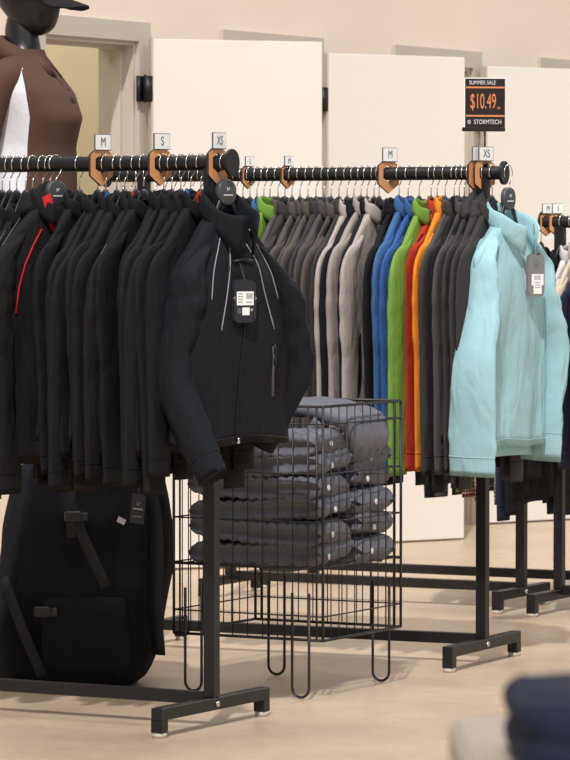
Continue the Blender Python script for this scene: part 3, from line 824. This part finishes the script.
PM = [puffer_mesh(.425, .228, .086, k).mesh('folded_puffer', M['puffer']) for k in range(4)]
ROWS = ['bottom', 'second', 'third', 'fourth', 'fifth', 'sixth']
def emblem_disc(parent, x, y, z, lbl='small round white emblem'):
    e = MB(); e.tube([(x, y + .007 * math.cos(a), z + .007 * math.sin(a)) for a in [2 * math.pi * k / 12 for k in range(12)]], .0018, 5, closed=True); e.disc((x, y, z), (1, 0, 0), .004, .003, 10)
    o = e.build('emblem', M['logo'], parent); o['label'] = lbl
bwm = Matrix.Translation(BASK.location) @ Matrix.Rotation(ang, 4, 'Z')
rng = random.Random(5)
for col, (yy, cnt) in enumerate(((-.112, 6), (.118, 5))):
    z = SH + .036
    for k in range(cnt):
        hgt = .062 if col == 0 else .066
        loc = bwm @ Vector((rng.uniform(-.006, .008) + (.012 if col == 1 else 0), yy + rng.uniform(-.004, .004), z))
        o = link('puffer_jacket', PM[(k * 2 + col) % 4], None, loc, (R(rng.uniform(-1.5, 1.5)), R(rng.uniform(-1.5, 1.5)), ang + R(rng.uniform(-2, 2))))
        tag(o, 'folded grey quilted puffer jacket, %s layer of the %s stack in the basket' % (ROWS[k], ('front', 'rear')[col]), 'jacket', 'folded puffer jackets in the wire basket')
        emblem_disc(o, .2155, -.05 + .02 * (k % 3), -.004)
        z += hgt
# loosely folded jacket on top: drapes down over the right end
top = thing('puffer_jacket', bwm @ Vector((.06, .06, SH + .0)), ang, 'loosely folded grey puffer jacket on top of the basket, blue lining hanging out', 'jacket', 'folded puffer jackets in the wire basket')
m = MB(); rings = []
pth = spline([(-.24, 0, .40), (-.12, 0, .432), (0, 0, .437), (.09, 0, .425), (.152, 0, .395), (.16, -.0, .33), (.13, -.0, .28)], 40)
for j, p in enumerate(pth):
    u = j / 40; d = (pth[min(j + 1, 40)] - pth[max(j - 1, 0)]).normalized(); nr = Vector((-d.z, 0, d.x))
    if nr.z < 0 and u < .6: nr = -nr
    th = interp([(0, .008), (.08, .026), (.75, .03), (.93, .022), (1, .006)], u) * (.86 + .14 * abs(math.sin(u * 26)) ** .5)
    wd = interp([(0, .10), (.2, .135), (.6, .14), (.85, .10), (1, .05)], u)
    rings.append([p + Vector((0, wd * sp(math.cos(a), .6) + .01 * math.sin(u * 9), 0)) + nr * (th * sp(math.sin(a), .7) * (1 + .2 * noise.noise(Vector((u * 7, math.cos(a) * 2, 3))))) for a in [2 * math.pi * i / 30 for i in range(30)]])
m.loft(rings); m.build('body', M['puffer'], top)
m = MB(); rings = []
pth = spline([(-.02, -.145, .415), (-.03, -.15, .37), (0, -.155, .345), (.05, -.15, .36), (.09, -.14, .40)], 24)
m.tube(pth, lambda u: .026 * (.88 + .12 * math.sin(u * 20)), 12); m.build('collar', M['puffer'], top)
m = MB(); rings = []
for j in range(12):
    u = j / 11; c = Vector((lerp(.115, .085, u), lerp(-.06, -.075, u), lerp(.36, .19, u)))
    wd = interp([(0, .05), (.4, .07), (1, .02)], u)
    rings.append([c + Vector((.022 * math.cos(a) + .05 * .0, wd * math.sin(a), 0)) for a in [2 * math.pi * i / 14 for i in range(14)]])
m.loft(rings); lo = m.build('lining_panel', M['puffer_in'], top); lo['label'] = 'blue-grey lining hanging over the folded end'
emblem_disc(lo, .134, -.075, .30)

# ------------------------------------------------------------------ big dark bag behind the front rack
bc = floor_at(76, 684)
t = thing('duffel_bag', bc, R(-12), 'large navy black canvas bag standing on the floor behind the front rack', 'bag')
m = MB(); rings = []
for j in range(31):
    v = j / 30; z = .004 + .66 * v
    hx = interp([(0, .20), (.04, .235), (.15, .262), (.45, .25), (.7, .235), (.95, .21), (1, .14)], v)
    hy = interp([(0, .13), (.05, .16), (.3, .175), (.7, .15), (.95, .1), (1, .03)], v)
    cx = interp([(0, -.03), (.25, -.005), (.7, .036), (1, .04)], v)
    ring = []
    for i in range(52):
        a = 2 * math.pi * i / 52
        x, y = sp(math.cos(a), .6) * hx, sp(math.sin(a), .6) * hy
        nz = noise.noise(Vector((x * 5, y * 5, z * 5))) * .022 + noise.noise(Vector((x * 13, y * 13, z * 9 + 4))) * .008
        x += .02 * (.5 - abs(noise.noise(Vector((x * 3, y * 3, z * 3 + 8))))) * math.cos(a)
        y += .045 * (.35 - abs(noise.noise(Vector((x * 3.5 + z, y * 3, z * 3.5))))) * math.sin(a)
        ring.append(Vector((cx + x + nz * math.cos(a), y + nz * math.sin(a) * 1.2, z + (.0 if v < .02 else .012 * noise.noise(Vector((x * 4, y * 4, 2)))))))
    rings.append(ring)
m.loft(rings); m.build('body', M['bag'], t)
m = MB(); rings = []
for j in range(9):
    v = j / 8; z = lerp(.05, .27, v); hx = .13 * (1 - .12 * abs(v * 2 - 1) ** 4)
    rings.append([Vector((.07 + sp(math.cos(a), .5) * hx, -.165 + sp(math.sin(a), .6) * .035 * (1 - .5 * abs(v * 2 - 1) ** 4) + .004 * math.sin(v * 9 + a), z)) for a in [2 * math.pi * i / 28 for i in range(28)]])
m.loft(rings); m.build('front_pocket', M['bag'], t)
for (x0, z0, x1, z1) in ((-.0, .60, .14, .30), (-.17, .32, -.05, .04), (.03, .62, .04, .44)):
    m = MB(); m.ribbon(spline([(x0, -.175, z0), ((x0 + x1) / 2, -.2, (z0 + z1) / 2), (x1, -.195, z1)], 12), .03, .004, up=(0, 1, 0)); m.build('strap', M['webbing'], t)
for x, z in ((.045, .50), (-.045, .225)):
    m = MB(); m.box((x, -.205, z), (.05, .016, .032), bev=.004); m.box((x + .034, -.205, z), (.02, .01, .026), bev=.003)
    for dz in (-.008, .0, .008): m.box((x, -.2145, z + dz), (.03, .003, .003))
    m.build('buckle', M['buckle'], t, smooth_=False)
m = MB(); m.ribbon(spline([(.235, -.10, .63), (.272, -.12, .45), (.268, -.13, .25), (.276, -.12, .10)], 20), .05, .006, up=(.5, .8, 0)); m.build('side_strap', M['webbing'], t)
e = link('hang_tag', None, t, (.235, -.20, .525), (0, R(6), 0)); e.empty_display_size = .02; e['label'] = 'black card tag with small white mark hanging at the bag side'
m = MB(); m.box((0, 0, 0), (.042, .002, .085), bev=.001); m.build('card', M['hangtag_black'], e, smooth_=False)
m = MB(); m.box((0, -.0015, .0), (.028, .001, .005)); m.box((0, -.0015, -.022), (.028, .001, .002))
for sx in (-1, 1): m.tube([(sx * .006, -.0015, .02), (0, -.0015, .012), (sx * .006, -.0015, .01)], .001, 4)
m.build('print', M['logo_grey'], e, smooth_=False)
m = MB(); m.tube([(0, 0, .042), (-.012, .02, .07), (-.02, .05, .1)], .001, 5); m.build('string', M['string'], e)
m = MB(); m.box((-.05, 0, -.035), (.024, .002, .016), Matrix.Rotation(R(25), 3, 'Y')); m.build('paper_label', M['ltgrey'], t, smooth_=False).location = (.235, -.195, .525)

# ------------------------------------------------------------------ mannequin
MD = 12.65
mc = at(30, 160, MD)
t = thing('mannequin', (mc.x, MD, 0), R(72), 'black faceless mannequin in brown and white polo and black cap behind front rack', 'mannequin')
# local frame: forward = -y, own right hand = -x ; z=0 floor
CH = 1.3 + 204 * MD / F                                   # chin height
def zz(py): return CAMZ + (237 - py) * MD / F
def ell(cx, cy, z, rx, ry, n=36, e=1.): return [Vector((cx + rx * sp(math.cos(2 * math.pi * i / n), e), cy + ry * sp(math.sin(2 * math.pi * i / n), e), z)) for i in range(n)]
m = MB()
bodytab = [  # z rel. chin, cy, rx, ry
    (-.80, .00, .10, .09), (-.78, .00, .155, .11), (-.68, .0, .168, .125), (-.58, .0, .16, .115), (-.46, .0, .125, .095), (-.36, -.005, .135, .105), (-.26, -.012, .155, .125), (-.18, .0, .165, .11), (-.125, .012, .16, .085), (-.10, .018, .12, .07),
    (-.075, .02, .068, .058), (-.05, .022, .054, .056), (-.02, .026, .050, .055), (.02, .03, .046, .052), (.06, .03, .036, .04), (.1, .03, .02, .02)]
m.loft([ell(0, cy, CH + z, rx, ry) for z, cy, rx, ry in bodytab])
# head with a smooth abstract face
rings = []
for j in range(27):
    v = j / 26; z = -.012 + .232 * v
    fr = interp([(0, -.038), (.04, -.064), (.12, -.083), (.25, -.094), (.34, -.098), (.42, -.101), (.5, -.094), (.6, -.096), (.75, -.088), (.88, -.062), (1, -.02)], v)
    bk = interp([(0, .01), (.08, .03), (.2, .06), (.4, .098), (.6, .108), (.8, .092), (.93, .055), (1, .015)], v)
    rx = interp([(0, .02), (.05, .036), (.15, .05), (.3, .064), (.5, .074), (.7, .075), (.85, .06), (.95, .036), (1, .01)], v)
    cy, ry = (fr + bk) / 2, (bk - fr) / 2
    rings.append(ell(0, cy, CH + z, rx, ry, e=.92))
m.loft(rings)
for sx in (-1, 1):                                         # arms close to the body
    arm = spline([(sx * .13, .015, CH - .135), (sx * .155, .018, CH - .155), (sx * .19, .05, CH - .21), (sx * .203, .075, CH - .29), (sx * .207, .09, CH - .42), (sx * .215, .04, CH - .56), (sx * .21, .0, CH - .70)], 26)
    m.tube(arm, lambda u: interp([(0, .025), (.12, .034), (.3, .044), (.6, .036), (1, .024)], u), 16)
body = m.build('body', M['mann'], t)
sub = body.modifiers.new('sub', 'SUBSURF'); sub.levels = 1; sub.render_levels = 1
# polo shirt, white panels at the sides
m = MB(); rings = []; tab = [(-.64, .0, .188, .150), (-.5, .0, .172, .140), (-.36, -.008, .160, .134), (-.27, -.016, .172, .150), (-.19, -.004, .182, .130), (-.135, .012, .176, .100), (-.108, .018, .15, .084), (-.088, .02, .105, .074), (-.07, .02, .078, .068), (-.055, .02, .07, .064)]
NR_ = 30; NP = 72
for j in range(NR_ + 1):
    z = lerp(-.64, -.055, j / NR_); g = lambda k: interp([(q[0], q[k]) for q in tab], z)
    rr = []
    for i in range(NP):
        a = 2 * math.pi * i / NP; fold = .004 * math.sin(a * 9 + z * 14) * smooth((-.15 - z) / .3)
        rr.append(Vector(((g(2) + fold) * math.cos(a), g(1) + (g(3) + fold) * sp(math.sin(a), .95), CH + z)))
    rings.append(rr)
m.loft(rings, False, False)
po = m.build('polo_shirt', M['polo'], t)
for side in (-1, 1):
    pm = MB(); rings = []
    for j in range(41):
        z = lerp(-.64, -.118, j / 40); g = lambda k: interp([(q[0], q[k]) for q in tab], z)
        w0 = interp([(-.64, -40), (-.3, -40), (-.22, -16), (-.17, 4), (-.13, 18), (-.10, 29)], z)
        w1 = interp([(-.64, 20), (-.45, 20), (-.36, 18), (-.26, 18), (-.19, 21), (-.13, 27), (-.105, 33)], z)
        rr = []
        for i in range(13):
            dv = R(lerp(w0, w1, i / 12)); a = (math.pi + dv) if side < 0 else -dv
            fold = .004 * math.sin(a * 9 + z * 14) * smooth((-.15 - z) / .3) + .003 + .007 * smooth((z + .3) / .12) * smooth((-.11 - z) / .03)
            rr.append(Vector(((g(2) + fold) * math.cos(a), g(1) + (g(3) + fold) * sp(math.sin(a), .95), CH + z)))
        rings.append(rr)
    pm.loft(rings, False, False, closed=False); pm.build('side_panel', M['polo_white'], po)['label'] = 'white panel running from shoulder down the side'
po['label'] = 'brown short-sleeved polo shirt with white side panels'
for sx in (-1, 1):
    sl = MB(); arm = spline([(sx * .11, .016, CH - .125), (sx * .165, .016, CH - .143), (sx * .19, .05, CH - .20), (sx * .203, .075, CH - .285), (sx * .208, .085, CH - .335)], 18)
    sl.tube(arm, lambda u: interp([(0, .035), (.2, .052), (.5, .062), (1, .064)], u), 24); sl.build('sleeve', M['polo'], po)
cl = MB(); rings = []
for k in range(31):
    a = R(lerp(14, 346, k / 30)); ca, sa = math.cos(a), math.sin(a); f_ = (1 + ca) / 2
    zt = CH - .010 - .072 * f_; zo = zt - lerp(.055, .06, f_)
    fx = 1 + .0 * f_
    rings.append([Vector((sa * .066, .02 - ca * .064, zt - .03)), Vector((sa * .067, .02 - ca * .066, zt)), Vector((sa * .074, .02 - ca * .074, zt + .003)), Vector((sa * .102, .02 - ca * (.096 + .03 * f_), zo)), Vector((sa * .094, .02 - ca * (.088 + .03 * f_), zo))])
cl.loft(rings); cl.build('collar', M['polo'], po)
pk = MB(); pk.ribbon([(0, -.055, CH - .10), (0, -.085, CH - .13), (0, -.118, CH - .17), (0, -.147, CH - .225)], .032, .006, up=(0, 1, 0)); pk.build('placket', M['polo'], po)
# cap
m = MB(); rings = []
for j in range(14):
    v = j / 13; z = .105 + .13 * v; s_ = math.sqrt(max(.003, 1 - v ** 2.4))
    rings.append(ell(0, .004, CH + z, .084 * s_, .112 * s_))
m.loft(rings, False, True); cp = m.build('cap', M['cap'], t)
m = MB(); rings = []
for j in range(11):
    u = j / 10
    row = []
    for i in range(17):
        x = lerp(-1, 1, i / 16) * interp([(0, .08), (.4, .082), (.8, .068), (.95, .05), (1, .035)], u)
        y0 = -.06 - .05 * (1 - (x / .09) ** 2); y = y0 - .085 * u
        row.append(Vector((x, y, CH + .112 - .030 * u - .020 * (x / .08) ** 2)))
    rings.append(row + [p + Vector((0, 0, -.006)) for p in reversed(row)])
m.loft(rings); m.build('visor', M['cap'], cp)
m = MB(); m.tube([(0, 0, .02), (0, 0, CH - .78)], .016, 14); m.build('stand_pole', M['chrome'], t)
m = MB(); m.disc((0, 0, .009), (0, 0, 1), .15, .018, 40); m.build('stand_base', M['black_metal'], t, sharp=40)

# ------------------------------------------------------------------ out-of-focus table corner close to the camera
TD = 3.1
tz = at(540, 674, TD + .12).z - .055
tx = at(464, 740, TD).x
t = thing('display_table', (tx, TD, 0), 0, 'pale grey display table corner, out of focus at lower right', 'table')
m = MB(); m.box((.40, .02, tz - .02), (.80, .54, .04), bev=.008); m.build('tabletop', M['table'], t, smooth_=False)
for x in (.06, .74):
    for y in (-.19, .23): q = MB(); q.box((x, y, (tz - .04) / 2), (.04, .04, tz - .04), bev=.003); q.build('leg', M['table'], t, smooth_=False)
m = MB(); rings = []
for j in range(15):
    v = j / 14; z = .055 * v
    s_ = (1 - abs(v * 2 - 1) ** 7 * .06) * (1 - .02 * math.exp(-((v - .5) / .06) ** 2))
    rings.append([Vector((sp(math.cos(a), .35) * .17 * s_ + .004 * noise.noise(Vector((a, v * 3, 1))), sp(math.sin(a), .35) * .13 * s_, z + .004 * noise.noise(Vector((a * 2, v, 5))))) for a in [2 * math.pi * i / 48 for i in range(48)]])
m.loft(rings)
fo = m.build('folded_sweater', M['navy']); fo.location = (at(508, 720, TD).x + .17, TD - .0, tz + .001)
tag(fo, 'folded dark navy sweater on the blurred table corner, close to the camera', 'sweater')

# ------------------------------------------------------------------ light and camera
def lamp(name, kind, loc, energy, color=(1, 1, 1), **k):
    l = bpy.data.lights.new(name, kind); l.energy = energy; l.color = color
    for a, b in k.items(): setattr(l, a, b)
    return link(name, l, None, loc)
s = lamp('daylight', 'SUN', (0, 0, 6), 2.75, (1, .98, .955), angle=R(2))
s.rotation_euler = Vector((.07, .66, -.76)).to_track_quat('-Z', 'Y').to_euler()
for nm, loc, e, sz in (('ceiling_light_rear', (1.9, 13.2, 4.3), 66, 1.2), ('ceiling_light_middle', (-.6, 11.2, 4.3), 40, 1.0), ('added_fill_front', (3.0, 7.6, 3.9), 70, 1.0), ('ceiling_light_far', (4.5, 17.0, 4.3), 75, 1.2)):
    l = lamp(nm, 'AREA', loc, e, (1, .965, .935), size=sz)  # the front one is an added fill, brightening size cards and right-facing jackets
for k, x in enumerate((-.5, .95, 2.4)):
    l = lamp('added_room_fill', 'AREA', local((x, .95, 3.0)), 11, (1, .95, .87), size=.5)  # unseen fill lamps, added to brighten the cream rooms behind the doorways
wd = bpy.data.worlds.new('world'); bpy.context.scene.world = wd; wd.use_nodes = True
bg = wd.node_tree.nodes['Background']; bg.inputs[0].default_value = (.98, .98, 1, 1); bg.inputs[1].default_value = .37

cam = bpy.data.cameras.new('camera'); cam.sensor_fit = 'HORIZONTAL'; cam.sensor_width = 36; cam.lens = F / 570 * 36
cam.clip_end = 200; cam.dof.use_dof = True; cam.dof.focus_distance = 11.3; cam.dof.aperture_fstop = cam.lens / 1000 / .013
co = link('camera', cam, None, (0, 0, CAMZ), (math.pi / 2 - PITCH, 0, 0)); bpy.context.scene.camera = co
sc = bpy.context.scene
sc.view_settings.view_transform = 'Standard'; sc.view_settings.look = 'None'; sc.view_settings.gamma = 1; sc.view_settings.use_curve_mapping = False
sc.view_settings.exposure = 0.0
sc.cycles.use_denoising = True
